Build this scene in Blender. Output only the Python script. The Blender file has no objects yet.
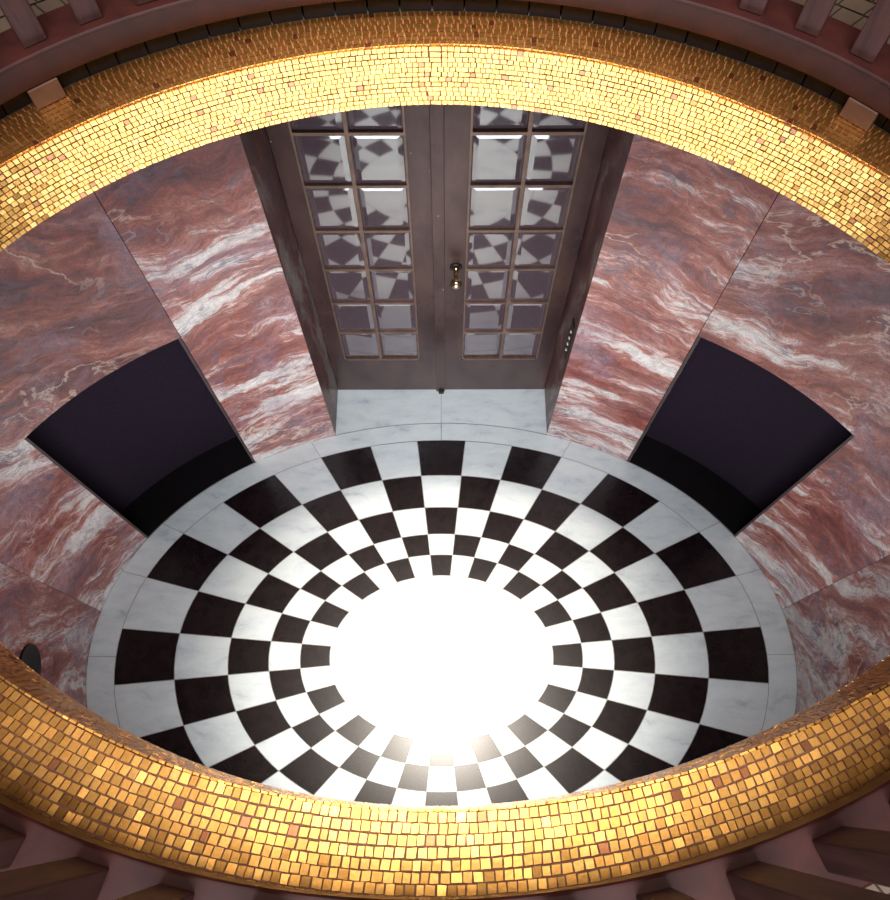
import bpy, bmesh, math, random
from mathutils import Vector, Matrix
random.seed(7)
S = 1.55                      # metres per layout unit
D = math.pi/180
sc = bpy.context.scene
COL = sc.collection

# ------------------------------------------------------------------ camera
cd = bpy.data.cameras.new('camera'); cam = bpy.data.objects.new('camera', cd); COL.objects.link(cam)
cd.sensor_fit = 'AUTO'; cd.sensor_width = 36; cd.lens = 818.7*36/900; cd.clip_start = 0.01; cd.clip_end = 100
_p, _r = 1.18765425, -0.00330593
_fw = Vector((-0.0004*math.cos(_p), math.cos(_p), -math.sin(_p))).normalized()
_rt = Vector((1, 0.0004, 0)).normalized(); _up = _rt.cross(_fw)
_r2 = _rt*math.cos(_r)+_up*math.sin(_r); _u2 = -_rt*math.sin(_r)+_up*math.cos(_r)
M = Matrix((_r2, _u2, -_fw)).transposed().to_4x4()
M.translation = Vector((0.013062, -0.354426, 2.568909))*S
cam.matrix_world = M
sc.camera = cam

# ------------------------------------------------------------------ light
sc.view_settings.view_transform = 'Standard'; sc.view_settings.look = 'None'
sc.view_settings.gamma = 1; sc.view_settings.use_curve_mapping = False
sc.view_settings.exposure = 0.12
wd = bpy.data.worlds.new('world'); sc.world = wd; wd.use_nodes = True
bg = wd.node_tree.nodes['Background']; bg.inputs[0].default_value = (0.80, 0.38, 0.28, 1); bg.inputs[1].default_value = 0.09

def area(name, loc, target, sx, sy, power, color, spread=180):
    l = bpy.data.lights.new(name, 'AREA'); l.shape = 'RECTANGLE'; l.size = sx*S; l.size_y = sy*S
    l.energy = power; l.color = color; l.spread = spread*D
    o = bpy.data.objects.new(name, l); COL.objects.link(o)
    o.location = Vector(loc)*S
    o.rotation_euler = (Vector(target)-Vector(loc)).to_track_quat('-Z', 'Y').to_euler()
    return o
area('skylight', (0, 0.10, 5.6), (0, 0.10, 0), 2.6, 2.4, 135, (1.0, 0.93, 0.84))
area('front_fill', (0, -0.70, 0.66), (0, 0.78, 0.56), 0.95, 1.15, 44, (0.84, 0.93, 1.0), 150)  # added cool fill inside the near wall, brightens floor, door and gold rim
area('high_rear_fill', (0, -1.75, 5.2), (0, 0.55, 0), 2.0, 1.0, 345, (0.92, 0.96, 1.0))  # unseen light added high behind the camera to brighten the back floor
def spot(name, loc, target, power, color, ang, blend, r):
    l = bpy.data.lights.new(name, 'SPOT'); l.energy = power; l.color = color
    l.spot_size = ang*D; l.spot_blend = blend; l.shadow_soft_size = r*S
    o = bpy.data.objects.new(name, l); COL.objects.link(o); o.location = Vector(loc)*S
    o.rotation_euler = (Vector(target)-Vector(loc)).to_track_quat('-Z', 'Y').to_euler()
    return o
spot('overhead_spot', (0, 0.10, 4.4), (0, 0.0, 0), 2500, (1.0, 0.91, 0.78), 21, 1.0, 0.10)  # assumed overhead lamp aimed at the middle of the floor

# ------------------------------------------------------------------ materials
class NT:
    def __init__(s, name):
        s.m = bpy.data.materials.new(name); s.m.use_nodes = True; s.t = s.m.node_tree; s.b = s.t.nodes['Principled BSDF']
    def n(s, typ, **kw):
        o = s.t.nodes.new(typ)
        for k, v in kw.items():
            if k.startswith('_'): setattr(o, k[1:], v)
        return o
    def l(s, a, b): s.t.links.new(a, b)
    def ramp(s, fac, stops, interp='LINEAR'):
        r = s.n('ShaderNodeValToRGB'); r.color_ramp.interpolation = interp
        el = r.color_ramp.elements
        while len(el) > 1: el.remove(el[-1])
        el[0].position = stops[0][0]; el[0].color = (*stops[0][1], 1)
        for p, c in stops[1:]:
            e = el.new(p); e.color = (*c, 1)
        s.l(fac, r.inputs[0]); return r.outputs[0]
    def noise(s, vec, scale, detail=6, rough=0.55, dist=0.0):
        o = s.n('ShaderNodeTexNoise'); o.inputs['Scale'].default_value = scale; o.inputs['Detail'].default_value = detail
        o.inputs['Roughness'].default_value = rough; o.inputs['Distortion'].default_value = dist
        if vec is not None: s.l(vec, o.inputs['Vector'])
        return o
    def mix(s, fac, a, b, mode='MIX'):
        o = s.n('ShaderNodeMix'); o.data_type = 'RGBA'; o.blend_type = mode
        for i, v in ((0, fac), (6, a), (7, b)):
            if hasattr(v, 'is_linked'): s.l(v, o.inputs[i])
            elif i == 0: o.inputs[0].default_value = v
            else: o.inputs[i].default_value = (*v, 1)
        return o.outputs[2]
    def math(s, op, a, b=0.0, clamp=False):
        o = s.n('ShaderNodeMath'); o.operation = op; o.use_clamp = clamp
        for i, v in ((0, a), (1, b)):
            if hasattr(v, 'is_linked'): s.l(v, o.inputs[i])
            else: o.inputs[i].default_value = v
        return o.outputs[0]
    def vadd(s, a, b, sc_=1.0):
        o = s.n('ShaderNodeVectorMath'); o.operation = 'MULTIPLY_ADD'
        s.l(b, o.inputs[0]); o.inputs[1].default_value = (sc_, sc_, sc_); s.l(a, o.inputs[2]); return o.outputs[0]
    def uvmap(s, scale=(1, 1, 1), rot=0, loc=(0, 0, 0), coord='UV'):
        tc = s.n('ShaderNodeTexCoord'); mp = s.n('ShaderNodeMapping'); s.l(tc.outputs[coord], mp.inputs[0])
        mp.inputs['Scale'].default_value = scale; mp.inputs['Rotation'].default_value = (0, 0, rot) if not isinstance(rot, tuple) else rot
        mp.inputs['Location'].default_value = loc; return mp.outputs[0]
    def set(s, **kw):
        for k, v in kw.items():
            k = {'rough': 'Roughness', 'metal': 'Metallic', 'spec': 'Specular IOR Level', 'base': 'Base Color', 'coat': 'Coat Weight',
                 'coatr': 'Coat Roughness', 'sheen': 'Sheen Weight'}[k]
            if hasattr(v, 'is_linked'): s.l(v, s.b.inputs[k])
            elif isinstance(v, tuple): s.b.inputs[k].default_value = (*v, 1)
            else: s.b.inputs[k].default_value = v
    def bump(s, h, strength, dist=0.002):
        b = s.n('ShaderNodeBump'); b.inputs['Strength'].default_value = strength; b.inputs['Distance'].default_value = dist
        s.l(h, b.inputs['Height']); s.l(b.outputs[0], s.b.inputs['Normal'])

def red_marble(name, rot, off, dark=1.0, cream=0.0, rough=0.22, spec=0.5):
    """swirled dark red marble with cream, grey and lilac veins; UV = metres along the wall and up it"""
    g = NT(name)
    v = g.uvmap((1, 1, 1), rot, off)
    w1 = g.noise(v, 1.6, 4, 0.55); vw = g.vadd(v, w1.outputs['Color'], 0.42)
    w2 = g.noise(vw, 5.0, 3, 0.5); vw2 = g.vadd(vw, w2.outputs['Color'], 0.10)
    st = g.n('ShaderNodeMapping'); g.l(vw2, st.inputs[0]); st.inputs['Scale'].default_value = (0.55, 2.6, 1)
    big = g.noise(st.outputs[0], 2.1, 14, 0.74, 0.15).outputs['Fac']
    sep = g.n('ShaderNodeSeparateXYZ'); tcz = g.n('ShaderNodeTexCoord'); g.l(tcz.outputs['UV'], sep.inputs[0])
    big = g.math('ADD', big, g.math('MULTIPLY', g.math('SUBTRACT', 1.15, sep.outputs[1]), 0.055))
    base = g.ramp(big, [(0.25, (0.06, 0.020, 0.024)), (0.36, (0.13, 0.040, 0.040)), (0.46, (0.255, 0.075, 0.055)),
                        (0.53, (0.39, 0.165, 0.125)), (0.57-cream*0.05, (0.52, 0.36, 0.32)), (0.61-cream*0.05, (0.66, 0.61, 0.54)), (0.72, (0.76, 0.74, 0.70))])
    # lilac-grey clouding
    cl = g.noise(vw, 3.2, 6, 0.65).outputs['Fac']
    clf = g.ramp(cl, [(0.48, (0, 0, 0)), (0.66, (1, 1, 1))])
    base = g.mix(g.math('MULTIPLY', clf, 0.55), base, (0.30, 0.22, 0.27))
    # fine mottling
    fn = g.noise(vw2, 30, 8, 0.75).outputs['Fac']
    base = g.mix(0.8, base, g.ramp(fn, [(0.3, (0.45, 0.42, 0.42)), (0.5, (1, 1, 1)), (0.72, (1.45, 1.35, 1.3))]), 'MULTIPLY')
    gr = g.noise(v, 150, 4, 0.7).outputs['Fac']
    base = g.mix(0.7, base, g.ramp(gr, [(0.32, (0.62, 0.60, 0.62)), (0.5, (1, 1, 1)), (0.68, (1.3, 1.28, 1.25))]), 'MULTIPLY')
    crk = g.n('ShaderNodeTexVoronoi'); crk.feature = 'DISTANCE_TO_EDGE'; crk.inputs['Scale'].default_value = 5.5
    cm = g.n('ShaderNodeMapping'); g.l(g.vadd(vw2, g.noise(v, 14, 5, 0.7).outputs['Color'], 0.10), cm.inputs[0]); cm.inputs['Scale'].default_value = (0.8, 1.7, 1); g.l(cm.outputs[0], crk.inputs['Vector'])
    cf = g.ramp(crk.outputs[0], [(0.0, (1, 1, 1)), (0.022, (0, 0, 0))])
    ck = g.ramp(g.noise(v, 2.8, 3).outputs['Fac'], [(0.45, (0, 0, 0)), (0.62, (1, 1, 1))])
    base = g.mix(g.math('MULTIPLY', g.math('MULTIPLY', cf, ck), 0.6), base, (0.085, 0.055, 0.085))
    # thin streaks
    def vein(vec, scale, width, sx, sy, detail=5):
        mp = g.n('ShaderNodeMapping'); g.l(vec, mp.inputs[0]); mp.inputs['Scale'].default_value = (sx, sy, 1)
        nz = g.noise(mp.outputs[0], scale, detail, 0.6, 0.4).outputs['Fac']
        return g.ramp(g.math('ABSOLUTE', g.math('SUBTRACT', nz, 0.5)), [(0.0, (1, 1, 1)), (width, (0, 0, 0))])
    gv = vein(vw2, 3.2, 0.022, 0.8, 2.4)
    gm = g.ramp(g.noise(v, 2.2, 2).outputs['Fac'], [(0.42, (0, 0, 0)), (0.58, (1, 1, 1))])
    base = g.mix(g.math('MULTIPLY', g.math('MULTIPLY', gv, gm), 0.75), base, (0.10, 0.085, 0.12))
    cv = vein(vw, 1.7, 0.010, 0.7, 1.5, 7)
    mcv = g.ramp(g.noise(v, 1.3, 2).outputs['Fac'], [(0.50, (0, 0, 0)), (0.60, (1, 1, 1))])
    base = g.mix(g.math('MULTIPLY', g.math('MULTIPLY', cv, mcv), 0.8), base, (0.66, 0.50, 0.38))
    cv2 = vein(vw2, 6.0, 0.016, 0.6, 1.6, 4)
    m2 = g.ramp(g.noise(vw, 3.0, 2).outputs['Fac'], [(0.5, (0, 0, 0)), (0.62, (1, 1, 1))])
    base = g.mix(g.math('MULTIPLY', g.math('MULTIPLY', cv2, m2), 0.35), base, (0.60, 0.45, 0.38))
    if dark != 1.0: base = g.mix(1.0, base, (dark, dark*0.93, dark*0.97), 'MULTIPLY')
    g.set(base=base, rough=rough, spec=spec)
    return g.m

def white_marble(name, tint=(1, 1, 1)):
    g = NT(name); v = g.uvmap((1, 1, 1), 0, (0, 0, 0), 'Object')
    at = g.n('ShaderNodeAttribute', _attribute_name='tile'); at.attribute_type = 'GEOMETRY'
    vv = g.vadd(v, at.outputs['Color'], 7.0)
    w = g.noise(vv, 6, 4); vw = g.vadd(vv, w.outputs['Color'], 0.12)
    st = g.n('ShaderNodeMapping'); g.l(vw, st.inputs[0]); st.inputs['Rotation'].default_value = (0, 0, 0.7); st.inputs['Scale'].default_value = (1, 3, 1)
    nz = g.noise(st.outputs[0], 6, 8, 0.65).outputs['Fac']
    c = g.ramp(nz, [(0.28, (0.52, 0.53, 0.56)), (0.42, (0.71, 0.73, 0.75)), (0.56, (0.79, 0.80, 0.80)), (0.8, (0.85, 0.84, 0.82))])
    sp = g.noise(vv, 150, 2, 0.5).outputs['Fac']
    c = g.mix(g.ramp(sp, [(0.0, (0, 0, 0)), (0.70, (0, 0, 0)), (0.76, (0.6, 0.6, 0.6))]), c, (0.25, 0.24, 0.24))
    br = g.math('ADD', g.math('MULTIPLY', at.outputs['Fac'], 0.14), 0.90)
    mx = g.n('ShaderNodeCombineColor'); [g.l(br, mx.inputs[i]) for i in range(3)]
    c = g.mix(1.0, c, mx.outputs[0], 'MULTIPLY'); c = g.mix(1.0, c, tint, 'MULTIPLY')
    g.set(base=c, rough=0.28, spec=0.5); return g.m

def black_marble(name):
    g = NT(name); v = g.uvmap((1, 1, 1), 0, (0, 0, 0), 'Object')
    at = g.n('ShaderNodeAttribute', _attribute_name='tile'); at.attribute_type = 'GEOMETRY'
    vv = g.vadd(v, at.outputs['Color'], 7.0)
    c = g.ramp(g.noise(vv, 18, 5, 0.6).outputs['Fac'], [(0.3, (0.006, 0.003, 0.004)), (0.7, (0.016, 0.009, 0.010))])
    sc_ = g.noise(vv, 5, 3, 0.5, 1.5).outputs['Fac']
    ln = g.ramp(g.math('ABSOLUTE', g.math('SUBTRACT', sc_, 0.5)), [(0, (0.5, 0.5, 0.5)), (0.0035, (0, 0, 0))])
    c = g.mix(g.math('MULTIPLY', ln, 0.35), c, (0.10, 0.06, 0.06))
    sp = g.ramp(g.noise(vv, 160, 2).outputs['Fac'], [(0.72, (0, 0, 0)), (0.80, (0.25, 0.25, 0.25))])
    c = g.mix(sp, c, (0.2, 0.18, 0.17))
    g.set(base=c, rough=0.25, spec=0.25); return g.m

def gold_tile(name):
    g = NT(name)
    at = g.n('ShaderNodeAttribute', _attribute_name='tile'); at.attribute_type = 'GEOMETRY'
    c = g.ramp(at.outputs['Fac'], [(0.0, (0.45, 0.17, 0.07)), (0.15, (0.70, 0.31, 0.08)), (0.5, (0.86, 0.43, 0.105)), (0.85, (0.90, 0.50, 0.15)), (1.0, (0.95, 0.66, 0.30))])
    nz = g.noise(g.uvmap((1, 1, 1), 0, (0, 0, 0), 'Object'), 220, 3).outputs['Fac']
    c = g.mix(0.5, c, g.ramp(nz, [(0.3, (0.75, 0.7, 0.65)), (0.6, (1, 1, 1))]), 'MULTIPLY')
    g.set(base=c, metal=0.95, rough=0.30, spec=0.5, coat=0.35, coatr=0.15)
    g.bump(nz, 0.15, 0.001); return g.m

def plain(name, c1, c2=None, scale=12, rough=0.5, metal=0.0, spec=0.5, stretch=(1, 1, 1), bump=0.0, detail=6):
    g = NT(name); c2 = c2 or tuple(x*0.7 for x in c1)
    nz = g.noise(g.uvmap(stretch, 0, (0, 0, 0), 'Object'), scale, detail, 0.6, 0.2).outputs['Fac']
    g.set(base=g.ramp(nz, [(0.3, c2), (0.7, c1)]), rough=rough, metal=metal, spec=spec)
    if bump: g.bump(nz, bump, 0.002)
    return g.m

MAT = {}
MAT['white'] = white_marble('white_marble', (0.955, 1.0, 1.0))
MAT['black'] = black_marble('black_marble')
MAT['joint'] = plain('floor_joint', (0.42, 0.40, 0.37), rough=0.7)
MAT['gold'] = gold_tile('gold_tesserae')
MAT['mortar'] = plain('mosaic_mortar', (0.34, 0.14, 0.065), (0.20, 0.08, 0.04), 60, 0.6)
MAT['curb'] = plain('curb_marble', (0.072, 0.017, 0.013), (0.036, 0.009, 0.008), 22, 0.5, spec=0.25, bump=0.05, detail=9)
MAT['bal'] = plain('baluster_marble', (0.14, 0.06, 0.05), (0.05, 0.021, 0.021), 16, 0.6, spec=0.25, stretch=(2.5, 2.5, 0.4), detail=9)
MAT['slot'] = plain('slot_stone', (0.022, 0.012, 0.011), (0.011, 0.007, 0.006), 20, 0.8)
MAT['corbel'] = plain('corbel_stone', (0.20, 0.10, 0.065), (0.12, 0.055, 0.038), 18, 0.5)
MAT['slab'] = plain('ceiling_plaster', (0.62, 0.58, 0.52), rough=0.8)
MAT['gfloor'] = plain('gallery_tile', (0.20, 0.135, 0.09), (0.11, 0.07, 0.048), 9, 0.6)
MAT['gjoint'] = plain('gallery_joint', (0.05, 0.03, 0.025), rough=0.8)
MAT['bronze'] = plain('door_bronze', (0.105, 0.052, 0.042), (0.032, 0.013, 0.016), 5, 0.27, 0.35, 0.5, stretch=(1.2, 1.2, 0.5), detail=9)
MAT['muntin'] = plain('muntin_bronze', (0.24, 0.14, 0.10), (0.12, 0.07, 0.055), 14, 0.35, 0.5)
MAT['brass'] = plain('brass', (0.75, 0.60, 0.34), (0.55, 0.42, 0.22), 30, 0.22, 1.0)
MAT['darkmetal'] = plain('dark_metal', (0.02, 0.014, 0.012), rough=0.4, metal=0.4)
MAT['felt'] = plain('niche_back', (0.022, 0.0125, 0.023), (0.014, 0.008, 0.015), 90, 0.85, spec=0.12)
MAT['nfloor'] = plain('niche_floor', (0.006, 0.004, 0.005), rough=0.8, spec=0.15)
MAT['nside'] = plain('niche_reveal', (0.07, 0.035, 0.035), (0.03, 0.016, 0.018), 14, 0.5)
MAT['dark'] = plain('dark_room', (0.03, 0.02, 0.022), rough=0.8)
MAT['ivory'] = plain('button_ivory', (0.8, 0.78, 0.7), rough=0.35)
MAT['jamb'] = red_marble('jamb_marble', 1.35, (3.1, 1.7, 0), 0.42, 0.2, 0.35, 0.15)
gl = NT('pane_glass')
gl.set(base=(0.13, 0.085, 0.10), rough=0.035, spec=1.0)
gl.b.inputs['IOR'].default_value = 2.1
tr = gl.n('ShaderNodeBsdfTransparent'); tr.inputs[0].default_value = (0.55, 0.45, 0.48, 1)
mxs = gl.n('ShaderNodeMixShader'); mxs.inputs[0].default_value = 0.72
gl.l(tr.outputs[0], mxs.inputs[1]); gl.l(gl.b.outputs[0], mxs.inputs[2]); gl.l(mxs.outputs[0], gl.t.nodes['Material Output'].inputs[0])
MAT['glass'] = gl.m

_b = MAT['bronze'].node_tree; _pb = _b.nodes['Principled BSDF']; _src = _pb.inputs['Base Color'].links[0].from_socket
_tc = _b.nodes.new('ShaderNodeTexCoord'); _vo = _b.nodes.new('ShaderNodeTexVoronoi'); _vo.inputs['Scale'].default_value = 13
_b.links.new(_tc.outputs['Object'], _vo.inputs['Vector']); _rp = _b.nodes.new('ShaderNodeValToRGB')
_rp.color_ramp.elements[0].position = 0.03; _rp.color_ramp.elements[0].color = (1, 1, 1, 1); _rp.color_ramp.elements[1].position = 0.045; _rp.color_ramp.elements[1].color = (0, 0, 0, 1)
_b.links.new(_vo.outputs['Distance'], _rp.inputs[0]); _mx = _b.nodes.new('ShaderNodeMix'); _mx.data_type = 'RGBA'
_b.links.new(_rp.outputs[0], _mx.inputs[0]); _b.links.new(_src, _mx.inputs[6]); _mx.inputs[7].default_value = (0.5, 0.42, 0.36, 1)
_b.links.new(_mx.outputs[2], _pb.inputs['Base Color'])

# ------------------------------------------------------------------ mesh helpers
class MB:
    """collects vertices and faces (layout units) and links them as ONE mesh object"""
    def __init__(s): s.v = []; s.f = []; s.mi = []; s.val = []; s.uv = []
    def face(s, pts, m=0, val=(0.5, 0.5, 0.5), uv=None):
        n = len(s.v); s.v += [tuple(p) for p in pts]; s.f.append(tuple(range(n, n+len(pts)))); s.mi.append(m); s.val.append(val)
        s.uv.append(uv or [(p[0]*S, p[1]*S) for p in pts])
    def prism(s, bot, top, m=0, val=(0.5, 0.5, 0.5), caps=True):
        n = len(bot)
        if caps: s.face(list(reversed(bot)), m, val); s.face(top, m, val)
        for i in range(n):
            j = (i+1) % n; s.face([bot[i], bot[j], top[j], top[i]], m, val)
    def box(s, x0, x1, y0, y1, z0, z1, m=0):
        b = [(x0, y0, z0), (x1, y0, z0), (x1, y1, z0), (x0, y1, z0)]
        s.prism(b, [(x, y, z1) for x, y, z in b], m)
    def build(s, name, mats, parent=None, bevel=0, weld=True, origin=None, smooth=False, auto=None):
        me = bpy.data.meshes.new(name)
        o = Vector(origin) if origin is not None else Vector((0, 0, 0))
        po = Vector(parent.get('_o', (0, 0, 0))) if parent is not None else Vector((0, 0, 0))
        me.from_pydata([tuple((Vector(p)-o)*S) for p in s.v], [], s.f)
        if not isinstance(mats, (list, tuple)): mats = [mats]
        for m in mats: me.materials.append(m)
        me.polygons.foreach_set('material_index', s.mi)
        uv = me.uv_layers.new(name='UVMap'); k = 0
        for u in s.uv:
            for c in u: uv.data[k].uv = c; k += 1
        at = me.attributes.new('tile', 'FLOAT_COLOR', 'FACE')
        flat = []
        for c in s.val: flat += [c[0], c[1], c[2], 1.0]
        at.data.foreach_set('color', flat)
        if weld:
            bm = bmesh.new(); bm.from_mesh(me); bmesh.ops.remove_doubles(bm, verts=bm.verts, dist=1e-5)
            bmesh.ops.recalc_face_normals(bm, faces=bm.faces); bm.to_mesh(me); bm.free()
        ob = bpy.data.objects.new(name, me); COL.objects.link(ob)
        ob.location = (o-po)*S if parent is not None else o*S
        if parent is not None: ob.parent = parent
        if smooth:
            for p in me.polygons: p.use_smooth = True
        if bevel:
            b = ob.modifiers.new('bevel', 'BEVEL'); b.width = bevel*S; b.segments = 2; b.limit_method = 'ANGLE'; b.angle_limit = 0.6
        return ob
def tag(o, label, cat, group=None):
    o['label'] = label; o['category'] = cat
    if group: o['group'] = group
    return o
def thing(name, label, cat, loc, group=None):
    o = bpy.data.objects.new(name, None); COL.objects.link(o); o.location = Vector(loc)*S; o.empty_display_size = 0.05
    o['_o'] = tuple(loc); tag(o, label, cat, group); return o
def struct(o): o['kind'] = 'structure'; return o
def lathe(mb, c, axis, prof, n=24, m=0):
    """prof: (distance along axis, radius)"""
    ax = Vector(axis).normalized(); u = ax.orthogonal().normalized(); w = ax.cross(u); c = Vector(c)
    rings = [[c+ax*h+(u*math.cos(2*math.pi*i/n)+w*math.sin(2*math.pi*i/n))*max(r, 1e-5) for i in range(n)] for h, r in prof]
    for a, b in zip(rings, rings[1:]):
        for i in range(n): mb.face([a[i], a[(i+1) % n], b[(i+1) % n], b[i]], m)

# ------------------------------------------------------------------ layout of the oval room
WA, WB = 1.085, 0.780
CEIL = 1.8207
def W(t, k=1.0, z=0.0): return (k*WA*math.sin(t*D), k*WB*math.cos(t*D), z)
RA = [1.0, 0.818, 0.655, 0.530, 0.434, 0.343]
RB = [0.716, 0.590, 0.478, 0.387, 0.318, 0.250]
PH = [6.5, 19.0, 31.8, 43.2, 55.4, 65.0, 75.3, 85.1]
BND = PH + [180-x for x in reversed(PH)]
BND = [-x for x in reversed(BND)] + BND            # 32 boundaries, -173.5 .. 173.5
def ell(ph, a, b, z=0.0):
    r = 1/math.sqrt((math.sin(ph*D)/a)**2+(math.cos(ph*D)/b)**2)
    return (r*math.sin(ph*D), r*math.cos(ph*D), z)

# floor: chequered oval, border slabs, threshold
fl = MB()
N = 96
fl.face([W(360*i/N, 1.003, -0.0012) for i in range(N)][::-1], 0)
GAP = 0.0011
def tile(p0, p1, a0, b0, a1, b1, m, z=0.0, gap=GAP):
    """a0,b0 inner axes; a1,b1 outer axes"""
    n = max(2, int(abs(p1-p0)/2.0))
    def edge(a, b):
        r0 = Vector(ell((p0+p1)/2, a, b)).length; g = gap/r0/D if r0 > 0 else 0
        return [ell(p0+g+(p1-p0-2*g)*i/n, a, b, z) for i in range(n+1)]
    inn = edge(a0+gap, b0+gap); out = edge(a1-gap, b1-gap)
    val = (random.random(), random.random(), random.random())
    for i in range(n): fl.face([inn[i], inn[i+1], out[i+1], out[i]], m, val)
for r in range(5):
    for i in range(32):
        p0 = BND[i-1] if i else BND[-1]-360; p1 = BND[i]       # i=0 is centred on 180 deg
        idx = i-16
        blk = (idx+r) % 2 == 0
        tile(p0, p1, RA[r+1], RB[r+1], RA[r], RB[r], 2 if blk else 1)
val = (0.6, 0.5, 0.5)
fl.face([ell(360*i/N, RA[5]-GAP, RB[5]-GAP) for i in range(N)][::-1], 1, val)
bj = [0, 31.8, 65, 75.3, 90, 114.9, 136.8, 160.9]
bj = bj+[180]+[360-x for x in reversed(bj[1:])]+[360]
for a, b in zip(bj, bj[1:]): tile(a, b, 1.0, 0.716, WA*1.0, WB*1.0, 1, gap=0.0008)
for x0, x1 in ((-0.36, -0.0008), (0.0008, 0.36)):
    n = 10; xs = [x0+(x1-x0)*i/n for i in range(n+1)]
    val = (random.random(), 0.3, 0.9)
    for a, b in zip(xs, xs[1:]):
        ya = WB*math.sqrt(1-(a/WA)**2)+0.001; yb = WB*math.sqrt(1-(b/WA)**2)+0.001
        fl.face([(a, ya, 0), (b, yb, 0), (b, 0.96, 0), (a, 0.96, 0)], 1, val)
fl.face([(-0.36, 0.7, -0.0012), (0.36, 0.7, -0.0012), (0.36, 0.96, -0.0012), (-0.36, 0.96, -0.0012)], 0)
fo = fl.build('floor', [MAT['joint'], MAT['white'], MAT['black']], weld=False)
for p in fo.data.polygons: p.flip() if p.normal.z < 0 else None
sl = MB(); sl.prism([W(360*i/N, 1.4, -0.06) for i in range(N)], [W(360*i/N, 1.4, -0.0025) for i in range(N)]); struct(fo)
so = sl.build('floor_slab', MAT['joint'], parent=None); struct(so)

# walls
def wall(name, t0, t1, holes, mat, step=1.0):
    """holes: (t0,t1,z0,z1)"""
    ts = {round(t0, 3), round(t1, 3)}; zs = {0.0, CEIL}
    n = int((t1-t0)/step)+1
    for i in range(n+1): ts.add(round(t0+(t1-t0)*i/n, 3))
    for h in holes:
        for q in h[:2]:
            if t0 <= q <= t1: ts.add(round(q, 3))
        zs |= {h[2], h[3]}
    ts = sorted(ts); zs = sorted(zs)
    mb = MB(); arc = {}; s = 0; last = None
    for t in ts:
        p = Vector(W(t));
        if last is not None: s += (p-last).length*S
        arc[t] = s+t0*0.031; last = p
    K = 1.05
    def inh(a, b, z0, z1):
        return any(h[0]-1e-4 <= a and b <= h[1]+1e-4 and h[2]-1e-4 <= z0 and z1 <= h[3]+1e-4 for h in holes)
    solid = {}
    for i, (a, b) in enumerate(zip(ts, ts[1:])):
        for j, (z0, z1) in enumerate(zip(zs, zs[1:])):
            if not inh(a, b, z0, z1): solid[(i, j)] = 1
    for (i, j) in solid:
        a, b, z0, z1 = ts[i], ts[i+1], zs[j], zs[j+1]
        uvq = [(arc[a], z0*S), (arc[b], z0*S), (arc[b], z1*S), (arc[a], z1*S)]
        mb.face([W(a, 1, z0), W(b, 1, z0), W(b, 1, z1), W(a, 1, z1)], uv=uvq)
        mb.face([W(a, K, z0), W(a, K, z1), W(b, K, z1), W(b, K, z0)], uv=uvq)
        for di, dj, e in ((-1, 0, [(a, z0), (a, z1)]), (1, 0, [(b, z0), (b, z1)]), (0, -1, [(a, z0), (b, z0)]), (0, 1, [(a, z1), (b, z1)])):
            if (i+di, j+dj) not in solid:
                (p, zp), (q, zq) = e
                mb.face([W(p, 1, zp), W(q, 1, zq), W(q, K, zq), W(p, K, zp)], uv=[(arc[p], zp*S), (arc[q], zq*S), (arc[q]+.05, zq*S+.05), (arc[p]+.05, zp*S+.05)])
    o = mb.build(name, mat); struct(o); return o
DT = round(math.degrees(math.asin(0.36/WA)), 3); DTOP = 1.50
NT0, NT1, NTOP = 35.1, 61.4, 0.838
g_ = 0.045
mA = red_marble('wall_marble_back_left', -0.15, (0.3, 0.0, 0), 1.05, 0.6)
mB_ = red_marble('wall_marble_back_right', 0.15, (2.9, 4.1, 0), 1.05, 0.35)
mC = red_marble('wall_marble_left', 0.55, (5.1, 2.2, 0), 0.9, 0.3)
mD = red_marble('wall_marble_right', -0.55, (8.3, 7.2, 0), 0.92, 0.35)
mE = red_marble('wall_marble_front_left', 1.2, (1.3, 9.2, 0), 0.75, 0.2)
mF = red_marble('wall_marble_front_right', -1.2, (4.3, 12.2, 0), 0.65, 0.1)
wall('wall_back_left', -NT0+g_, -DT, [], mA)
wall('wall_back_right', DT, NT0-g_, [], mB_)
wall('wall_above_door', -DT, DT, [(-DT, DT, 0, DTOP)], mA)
wall('wall_left', -79.7, -NT0-g_, [(-NT1, -NT0-g_, 0, NTOP)], mC)
wall('wall_right', NT0+g_, 79.7, [(NT0+g_, NT1, 0, NTOP)], mD)
wall('wall_front_left', -180, -79.7-2*g_, [], mE)
wall('wall_front_right', 79.7+2*g_, 180, [], mF)

# door reveal
def plane_uv(name, pts, mat, uv):
    mb = MB(); return mb
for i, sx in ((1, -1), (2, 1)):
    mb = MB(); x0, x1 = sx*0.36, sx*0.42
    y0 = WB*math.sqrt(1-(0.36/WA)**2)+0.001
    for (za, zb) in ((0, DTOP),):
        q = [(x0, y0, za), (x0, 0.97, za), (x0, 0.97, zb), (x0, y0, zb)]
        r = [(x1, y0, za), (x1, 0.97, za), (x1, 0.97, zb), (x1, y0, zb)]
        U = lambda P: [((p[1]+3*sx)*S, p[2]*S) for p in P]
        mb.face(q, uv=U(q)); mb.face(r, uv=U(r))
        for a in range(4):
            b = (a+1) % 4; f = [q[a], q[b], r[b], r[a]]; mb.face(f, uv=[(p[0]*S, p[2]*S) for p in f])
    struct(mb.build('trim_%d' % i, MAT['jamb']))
mb = MB(); mb.box(-0.42, 0.42, 0.745, 0.97, DTOP, CEIL-0.002); struct(mb.build('trim_3', MAT['jamb']))
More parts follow.
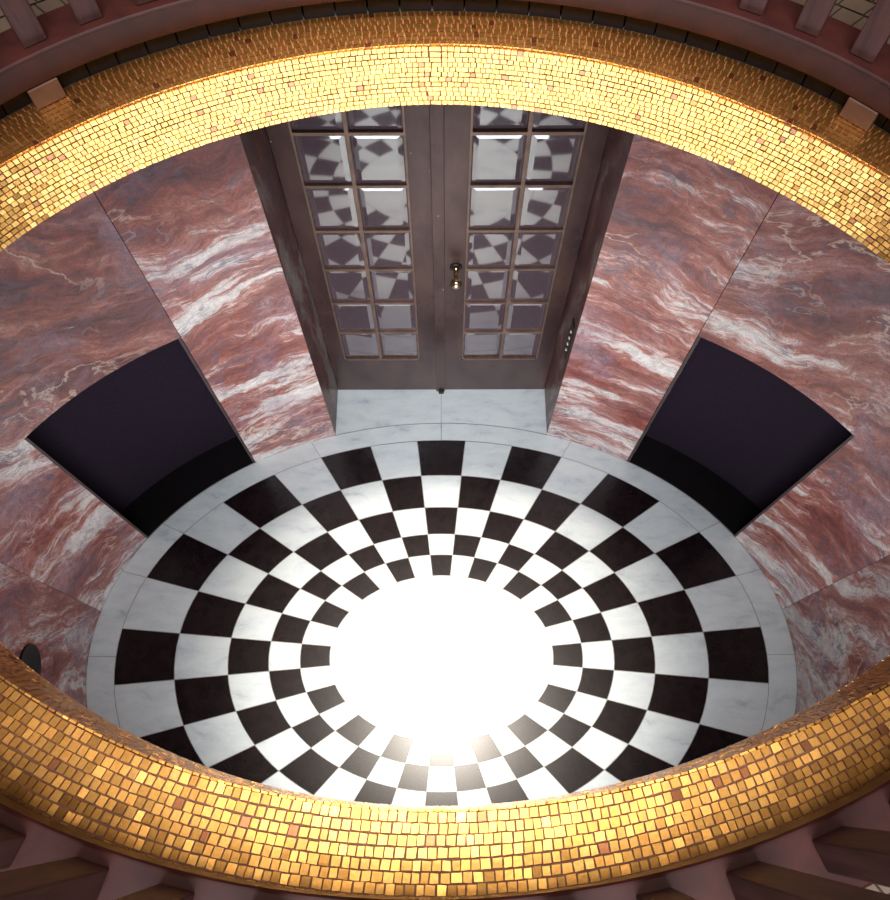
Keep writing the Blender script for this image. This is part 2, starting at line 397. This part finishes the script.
# dim room behind the glazed doors
mb = MB(); mb.box(-0.7, 0.7, 0.98, 1.9, -0.01, 1.62); rb = mb.build('wall_beyond_door', MAT['dark'])
bm = bmesh.new(); bm.from_mesh(rb.data)
for f in [f for f in bm.faces if f.normal.y < -0.9]: bm.faces.remove(f)
bm.to_mesh(rb.data); bm.free(); struct(rb)

# ------------------------------------------------------------------ ceiling slab and oculus
def curve(a, b, t, k=1.0, z=0.0):
    c = [0.0135, 0.0141, -0.0188, -0.0114, 0.0042, -0.0038, 0.0159, 0.0054]
    s = 1+sum(c[2*i]*math.cos((i+1)*t)+c[2*i+1]*math.sin((i+1)*t) for i in range(4))
    return (0.0039+a*k*s*math.sin(t), b*k*s*math.cos(t), z)
LIP = (0.5459, 0.3836, 1.9052); LOW = (0.5358, 0.3837, 1.8207)
NN = 180
mb = MB()
tt = [2*math.pi*i/NN for i in range(NN)]
def ringband(f0, f1, m=0):
    for i in range(NN):
        a, b = tt[i], tt[(i+1) % NN]
        mb.face([f0(a), f0(b), f1(b), f1(a)], m)
OUT = (0.592, 0.441)          # outer edge of the mosaic top = dark slot wall
e_ = 0.0012
lowf = lambda t: curve(LOW[0]+e_, LOW[1]+e_, t, 1, LOW[2])
lipf = lambda t: curve(LIP[0]+e_, LIP[1]+e_, t, 1, LIP[2]-e_)
outf = lambda t: (OUT[0]*math.sin(t), OUT[1]*math.cos(t), 1.9050)
inn2 = lambda t: (OUT[0]*math.sin(t), OUT[1]*math.cos(t), CEIL)
ringband(lowf, lipf, 0); ringband(lipf, outf, 0); ringband(outf, inn2, 0); ringband(inn2, lowf, 0)
ocul = mb.build('mosaic_rim', MAT['mortar'])
rim = thing('mosaic_oculus_rim', 'gold mosaic rim around the oval opening looking down into the room', 'rim', (0, 0, CEIL))
ocul.name = 'mortar_bed'; ocul.parent = rim; ocul.location = -rim.location

def perim(f, n=720):
    P = [Vector(f(2*math.pi*i/n)) for i in range(n+1)]; L = [0]
    for a, b in zip(P, P[1:]): L.append(L[-1]+(b-a).length)
    return L
def tess(mb, fa, fb, nrow, pitch, nrm):
    """rows of hand-cut tiles between closed curves fa (row 0) and fb"""
    for r in range(nrow):
        u0, u1 = r/nrow, (r+1)/nrow
        L = perim(lambda t: Vector(fa(t)).lerp(Vector(fb(t)), (u0+u1)/2)); tot = L[-1]
        n = int(tot/pitch); pos = 0; k = 0; cuts = []
        x = random.random()*pitch
        while x < tot-pitch*0.5:
            cuts.append(x); x += pitch*random.uniform(0.82, 1.18)
        ts = []; j = 0
        for c in cuts+[cuts[0]+tot]:
            cc = c if c <= tot else c-tot
            if cc < L[j]: j = 0
            while j < len(L)-2 and L[j+1] < cc: j += 1
            f = (cc-L[j])/(L[j+1]-L[j]); ts.append(2*math.pi*(j+f)/(len(L)-1)+(2*math.pi if c > tot else 0))
        wob = random.uniform(-.03, .03)
        for a, b in zip(ts, ts[1:]):
            w = b-a; g = w*0.085; gu = (u1-u0)*0.085
            q = []
            for (tq, uq) in ((a+g, u0+gu), (b-g, u0+gu), (b-g, u1-gu), (a+g, u1-gu)):
                tq += random.uniform(-.05, .05)*w; uq += random.uniform(-.05, .05)*(u1-u0) + math.sin(tq*9+r)*0.05*(u1-u0)
                uq = min(max(uq, 0.004), 0.996)
                q.append(Vector(fa(tq)).lerp(Vector(fb(tq)), uq))
            nn = Vector(nrm((a+b)/2)); h = 0.0012
            tx = random.gauss(0, 0.022); ty = random.gauss(0, 0.022)
            e1 = (q[1]-q[0]).normalized(); e2 = (q[3]-q[0]).normalized(); c = (q[0]+q[1]+q[2]+q[3])/4
            top = [p+nn*(h+(p-c).dot(e1)*tx+(p-c).dot(e2)*ty)*1.0 for p in q]
            bot = [p-nn*0.0006 for p in q]
            v = min(1, max(0, random.gauss(0.50, 0.11))); 
            if random.random() < 0.02: v = 0.0
            val = (v, v, v)
            mb.face(top, 0, val)
            for i in range(4): mb.face([bot[i], bot[(i+1) % 4], top[(i+1) % 4], top[i]], 0, val)
def nin(t):
    x, y = math.sin(t)/0.54, math.cos(t)/0.384; l = math.hypot(x, y); return (-x/l, -y/l, 0)
mb = MB()
tess(mb, lambda t: curve(LIP[0], LIP[1], t, 1, LIP[2]-0.0004), lambda t: curve(LOW[0], LOW[1], t, 1, LOW[2]+0.0005), 12, 0.0070, nin)
a1 = mb.build('inner_face_tesserae', MAT['gold'], weld=False); a1.parent = rim; a1.location = -rim.location
mb = MB()
tess(mb, lambda t: curve(LIP[0]+0.0004, LIP[1]+0.0004, t, 1, LIP[2]), lambda t: (OUT[0]*0.997*math.sin(t), OUT[1]*0.997*math.cos(t), 1.9056), 8, 0.0073, lambda t: (0, 0, 1))
a2 = mb.build('top_face_tesserae', MAT['gold'], weld=False); a2.parent = rim; a2.location = -rim.location
for a in (a1, a2):
    for p in a.data.polygons:
        pass
a1['label'] = 'vertical band of small gold mosaic tiles'; a2['label'] = 'flat band of gold mosaic tiles on top of the rim'

# ceiling slab between rim and walls, recess wall of dark blocks, gallery floor
mb = MB()
big = lambda t: (1.35*math.sin(t), 1.05*math.cos(t), CEIL)
bigu = lambda t: (1.35*math.sin(t), 1.05*math.cos(t), 1.900)
o1 = lambda t: ((OUT[0]+.001)*math.sin(t), (OUT[1]+.001)*math.cos(t), CEIL)
o2 = lambda t: ((OUT[0]+.001)*math.sin(t), (OUT[1]+.001)*math.cos(t), 1.900)
ringband(o1, big); ringband(o1, o2); ringband(o2, bigu); ringband(big, bigu)
struct(mb.build('ceiling', MAT['slab']))
# dark recess blocks
mb = MB(); nb = 104
for i in range(nb):
    a0 = 2*math.pi*(i+0.03)/nb; a1_ = 2*math.pi*(i+0.97)/nb
    P = lambda t, k, z: (OUT[0]*k*math.sin(t), OUT[1]*k*math.cos(t), z)
    j = random.uniform(.002, .005)
    q = [P(a0, .999+j, 0), P(a1_, .999+j, 0), P(a1_, 1.05, 0), P(a0, 1.05, 0)]
    mb.prism([(x, y, 1.9005) for x, y, _ in q], [(x, y, 1.9425) for x, y, _ in q])
for i in range(nb):
    a0 = 2*math.pi*(i+0.03)/nb; a1_ = 2*math.pi*(i+0.97)/nb
sb = mb.build('recess_stones', MAT['slot']); struct(sb); sb.name = 'trim_4'

# gallery floor of small stone tiles
mb = MB(); GZ = 1.950
OG = lambda t: (1.3*math.sin(t), 1.0*math.cos(t), GZ-0.002)
IG = lambda t: (0.572*1.08*math.sin(t), 0.428*1.08*math.cos(t), GZ-0.002)
IG0 = lambda t: (0.572*1.08*math.sin(t), 0.428*1.08*math.cos(t), 1.9010)
OG0 = lambda t: (1.3*math.sin(t), 1.0*math.cos(t), 1.9010)
ringband(IG, OG, 1); ringband(IG0, IG, 1); ringband(OG0, OG, 1)
k = 1.086; r = 0
while k < 2.05:
    dk = 0.024/0.50; n = int(3.14*k/0.0245); a = random.random()
    cuts = [a+(i+random.uniform(-.12, .12)) for i in range(n)]
    for i in range(n):
        t0_ = 2*math.pi*cuts[i]/n; t1_ = 2*math.pi*(cuts[(i+1) % n]+(n if i == n-1 else 0))/n
        g = 0.0016; gk = 0.0028
        P = lambda t, kk: (0.572*kk*math.sin(t), 0.428*kk*math.cos(t), GZ)
        mb.face([P(t0_+g, k+gk), P(t1_-g, k+gk), P(t1_-g, k+dk-gk), P(t0_+g, k+dk-gk)], 0, (random.random(),)*3)
    k += dk; r += 1
gf = mb.build('gallery_floor', [MAT['gfloor'], MAT['gjoint']], weld=False); struct(gf)
for p in gf.data.polygons: p.flip() if p.normal.z < -0.5 else None

# ------------------------------------------------------------------ marble curb on corbels
def oval_sweep(prof, mat, name, parent=None):
    """prof: list of (offset outward from the 0.572 x 0.428 oval, z)"""
    global mb; mb = MB()
    fs = [(lambda t, d=d, z=z: ((0.572+d)*math.sin(t), (0.428+d)*math.cos(t), z)) for d, z in prof]
    for f0, f1 in zip(fs, fs[1:]+fs[:1]): ringband(f0, f1)
    return mb.build(name, mat, parent)
cprof = [(0.0030, 1.9310), (0.0010, 1.9330), (0.000, 1.9622), (-0.0011, 1.9634), (-0.0012, 1.9652), (0.0002, 1.9668), (0.0016, 1.9664), (0.045, 1.9665), (0.047, 1.9645), (0.047, 1.9446), (0.0195, 1.9440), (0.0165, 1.9310)]
curb = oval_sweep(cprof, MAT['curb'], 'marble_curb')
tag(curb, 'dark red marble curb ring carrying the balusters above the gold rim', 'curb')
corb = [(-44, 'small stone block under the curb at the upper left of the gold rim'), (49.6, 'small stone block under the curb at the upper right of the gold rim'),
        (132, 'small stone block under the curb at the lower right of the gold rim'), (-132, 'small stone block under the curb at the lower left of the gold rim')]
for ct, lab in corb:
    t = ct*D; c = Vector((0.582*math.sin(t), 0.438*math.cos(t), 1.9070))
    nrm = Vector((math.sin(t)/0.582, math.cos(t)/0.438, 0)).normalized(); tg = Vector((nrm.y, -nrm.x, 0))
    mb = MB(); hw = 0.0165
    b = [c-tg*hw-nrm*0.010, c+tg*hw-nrm*0.010, c+tg*hw+nrm*0.0085, c-tg*hw+nrm*0.0085]
    mb.prism([p for p in b], [Vector((p.x, p.y, 1.9308)) for p in b])
    o = mb.build('corbel_block', MAT['corbel'], origin=tuple(c), bevel=0.0008)
    tag(o, lab, 'block', 'stone blocks holding up the curb')

# ------------------------------------------------------------------ balusters
def seq(a, b, n): return [a+(b-a)*i/n for i in range(n)]
ang = [-42.1, -35.8]+seq(-29.5, 33.5, 10)+[33.5, 39.8]+seq(46.3, 152.7, 17)+[152.7]+seq(159.1, 196.2, 6)+[196.2, 202.2]+seq(208.5, 317.9, 17)
def bal_mb(t):
    nrm = Vector((math.sin(t)/0.572, math.cos(t)/0.428, 0)).normalized(); tg = Vector((nrm.y, -nrm.x, 0))
    c = Vector((0.572*1.019*math.sin(t), 0.428*1.019*math.cos(t), 1.9665)); mb = MB(); hw = 0.0125; dp = 0.0215
    b = [c-tg*hw, c+tg*hw, c+tg*hw+nrm*dp, c-tg*hw+nrm*dp]
    mb.prism(b, [p+Vector((0, 0, 0.40)) for p in b]); return mb, c
names = {-42.1: 'marble baluster in the top left corner, leftmost of the three there',
         -35.8: 'marble baluster at the top left, middle one of the three there',
         -29.5: 'marble baluster at the top left, rightmost of the three, nearly cut off',
         33.5: 'marble baluster at the top right, leftmost of the three there',
         39.8: 'marble baluster at the top right, middle one of the three there',
         46.3: 'marble baluster at the top right corner, rightmost of the three there',
         152.7: 'dark marble baluster in the lower right corner, the upper one beside the right edge',
         159.1: 'dark marble baluster at the bottom right, left of the one in the corner',
         196.2: 'dark marble baluster at the bottom left, nearest the middle of the bottom edge',
         202.2: 'dark marble baluster at the bottom left, middle one of the three there',
         208.5: 'dark marble baluster at the left edge just above the bottom left corner'}
for a in ang:
    mbb, c = bal_mb(a*D)
    o = mbb.build('baluster', MAT['bal'], origin=tuple(c), bevel=0.0016)
    lab = next((v for k, v in names.items() if abs(k-a) < 0.01), None)
    if abs(a-27.2) < 0.01: lab = 'marble baluster whose foot just shows at the top edge, right of the door'
    if abs(a-165.2833) < 0.01: lab = 'dark marble baluster whose tip just shows at the bottom edge, right of the middle'
    if lab is None:
        side = 'far' if abs(((a+180) % 360)-180) < 33 else ('right' if a < 150 else ('left' if a > 210 else 'near'))
        lab = 'square marble baluster farther along the %s side of the curb, past the picture edge' % side
    tag(o, lab, 'baluster', 'marble balusters standing on the curb' if 'farther along' not in lab else 'marble balusters on the rest of the curb')

# ------------------------------------------------------------------ niches
def niche(sx, label):
    K0, K1, SH = 1.0, 1.135, 1.7
    cen = W(sx*(NT0+NT1)/2, 1.0, 0)
    th = thing('wall_niche', label, 'niche', cen, 'black niches beside the door')
    def band(k0, k1, z0, z1, name, mat):
        mb = MB(); n = 26; 
        sh = lambda k, i: SH*(1-i/n)*(1 if k > 1.05 else 0)
        tq = lambda k, i: sx*(NT0+(NT1-NT0)*i/n-sh(k, i))
        for i in range(n): mb.face([W(tq(k0, i), k0, z0), W(tq(k0, i+1), k0, z0), W(tq(k1, i+1), k1, z1), W(tq(k1, i), k1, z1)])
        ob = mb.build(name, mat, th, origin=cen); m = ob.modifiers.new('thick', 'SOLIDIFY'); m.thickness = 0.006; m.offset = 1; return ob
    bk = band(K1, K1, 0.0, NTOP, 'back_panel', MAT['felt'])
    band(K0+0.002, K1-0.001, 0.001, 0.001, 'niche_floor', MAT['nfloor'])
    band(K0+0.002, K1-0.001, NTOP-0.001, NTOP-0.001, 'niche_head', MAT['nside'])
    for t, k in ((NT0+0.05, 0), (NT1-0.05, 1)):
        mb = MB(); P = lambda kk, z, tt: W(sx*tt, kk, z)
        d = 0.4
        t2 = t+d if k == 0 else t-d
        q = SH if k == 0 else 0
        b = [P(K0+0.001, 0.001, t), P(K1-0.001, 0.001, t-q), P(K1-0.001, 0.001, t2-q), P(K0+0.001, 0.001, t2)]
        mb.prism(b, [(x, y, NTOP-0.002) for x, y, z in b]); mb.build('side_reveal', MAT['nside'], th, origin=cen)
niche(-1, 'black curved niche in the red marble wall to the left of the door')
niche(1, 'black curved niche in the red marble wall to the right of the door')

# small dark arched fitting low on the left wall
mb = MB(); cz, tc = 0.367, -95.4
pts = [(4.0*math.cos(2*math.pi*i/28), 0.056*math.sin(2*math.pi*i/28)) for i in range(28)]
mb.prism([W(tc+u, 0.9995, cz+v) for u, v in pts], [W(tc+u, 0.994, cz+v) for u, v in pts])
o = mb.build('wall_plate', MAT['darkmetal'], origin=W(tc, 0.9995, cz))
tag(o, 'small dark round plate on the left marble wall, half hidden by the gold rim', 'plate')

# ------------------------------------------------------------------ glazed double door
DY = 0.907
door = thing('door_1', 'tall bronze double door with bevelled glass panes and a brass knob', 'door', (0, DY, 0))
cols = [(0.073, 0.187), (0.197, 0.305)]
zr = [0.232, 0.397, 0.562, 0.727, 0.892, 1.057, 1.222, 1.387]
def leaf(sx):
    mb = MB(); T = 0.034
    def bx(x0, x1, z0, z1, y0=DY, y1=DY+T): mb.box(*sorted((sx*x0, sx*x1)), y0, y1, z0, z1)
    lf = None
    bx(0.0015, 0.068, 0.003, DTOP-0.003); bx(0.310, 0.3585, 0.003, DTOP-0.003)
    bx(0.068, 0.310, 0.003, 0.226); bx(0.068, 0.310, 1.393, DTOP-0.003)
    # moulding round the glazing
    fr = mb.build('door_leaf', MAT['bronze'], door, origin=(sx*0.18, DY, 0), weld=False, bevel=0.001)
    fr['_o'] = (sx*0.18, DY, 0)
    mb = MB()
    def b2(x0, x1, z0, z1, d=0.004): mb.box(*sorted((sx*x0, sx*x1)), DY-d, DY+0.022, z0, z1)
    b2(0.068, 0.0725, 0.226, 1.393); b2(0.3055, 0.310, 0.226, 1.393); b2(0.068, 0.310, 0.226, 0.2315); b2(0.068, 0.310, 1.3875, 1.393)
    b2(0.1875, 0.1965, 0.2315, 1.3875, 0.003)
    for z in zr[1:-1]: b2(0.0725, 0.1875, z-0.0045, z+0.0045, 0.003); b2(0.1965, 0.3055, z-0.0045, z+0.0045, 0.003)
    mo = mb.build('glazing_bars', MAT['muntin'], fr, origin=(sx*0.18, DY, 0), weld=False, bevel=0.0012)
    for (x0, x1) in cols:
        for z0, z1 in zip(zr, zr[1:]):
            xa, xb = sorted((sx*x0, sx*x1)); za, zb = z0+0.0048, z1-0.0048
            mb = MB(); e = 0.014; yb, yf = DY+0.0052, DY+0.002
            B = [(xa, za), (xb, za), (xb, zb), (xa, zb)]; F = [(xa+e, za+e), (xb-e, za+e), (xb-e, zb-e), (xa+e, zb-e)]
            # hand-set: each pane leans a hair differently
            tx, tz = random.gauss(0, 0.010), random.gauss(0, 0.010); cx, cz_ = (xa+xb)/2, (za+zb)/2
            yy = lambda x, z, y: y+(x-cx)*tx+(z-cz_)*tz
            bb = [(x, yy(x, z, yb), z) for x, z in B]; ff = [(x, yy(x, z, yf), z) for x, z in F]
            mb.face(ff)
            for i in range(4): mb.face([bb[i], bb[(i+1) % 4], ff[(i+1) % 4], ff[i]])
            mb.face([(x, y+0.002, z) for x, y, z in reversed(bb)])
            for i in range(4):
                j = (i+1) % 4; mb.face([bb[i], (bb[i][0], bb[i][1]+.002, bb[i][2]), (bb[j][0], bb[j][1]+.002, bb[j][2]), bb[j]])
            mb.build('glass_pane', MAT['glass'], fr, origin=(cx, DY, cz_))
    return fr
leaf(-1); leaf(1)
mb = MB(); mb.box(-0.017, 0.013, DY-0.007, DY-0.0002, 0.002, DTOP-0.003); mb.build('meeting_strip', MAT['bronze'], door, origin=(0, DY, 0), bevel=0.0012)
mb = MB(); mb.box(-0.009, 0.009, DY-0.016, DY-0.0072, 0.0, 0.014); mb.build('door_stop', MAT['darkmetal'], door, origin=(0, DY-0.01, 0), bevel=0.001)
KZ = 0.737
kc = (0.0433, DY, KZ)
mb = MB(); lathe(mb, kc, (0, -1, 0), [(0.0, 0.0), (0.0, 0.0165), (0.003, 0.0165), (0.005, 0.013), (0.005, 0.0)])
rose = mb.build('knob_rose', MAT['darkmetal'], door, origin=kc, smooth=False); rose['_o'] = kc; rose['label'] = 'dark round plate behind the knob'
mb = MB(); lathe(mb, kc, (0, -1, 0), [(0.005, 0.0), (0.005, 0.0095), (0.010, 0.0085), (0.012, 0.006), (0.035, 0.0055), (0.040, 0.009), (0.046, 0.0145), (0.053, 0.0160), (0.060, 0.0135), (0.065, 0.007), (0.067, 0.0)])
kn = mb.build('door_knob', MAT['brass'], door, origin=kc, smooth=True); kn['label'] = 'polished brass knob'

# call-button plate on the right door reveal
pc = (0.3598, 0.778, 0.575)
pl = thing('button_plate', 'narrow black plate with four small white buttons on the right door reveal', 'switch', pc)
mb = MB(); mb.box(0.3568, 0.3598, 0.762, 0.794, 0.490, 0.665); mb.build('plate', MAT['darkmetal'], pl, origin=pc, bevel=0.0008)
for i in range(4):
    z = 0.525+i*0.033; mb = MB(); lathe(mb, (0.3567, 0.775, z), (-1, 0, 0), [(0, 0.0045), (0.002, 0.0045), (0.0026, 0.003), (0.0026, 0)], 14)
    mb.build('button', MAT['ivory'], pl, origin=(0.3567, 0.775, z))

# unseen frame and pane added to dress the front fill light
mb = MB(); fy0, fy1 = -0.735, -0.715
for x0, x1, z0, z1 in ((-0.50, -0.475, 0.06, 1.26), (0.475, 0.50, 0.06, 1.26), (-0.475, 0.475, 0.06, 0.085), (-0.475, 0.475, 1.235, 1.26), (-0.012, 0.012, 0.085, 1.235)):
    mb.box(x0, x1, fy0-0.01, fy1, z0, z1)
wf = struct(mb.build('front_fill_frame', MAT['muntin'], weld=False))
mb = MB(); mb.box(-0.475, 0.475, -0.732, -0.728, 0.085, 1.235); wp = mb.build('front_fill_pane', MAT['glass']); wp.parent = wf
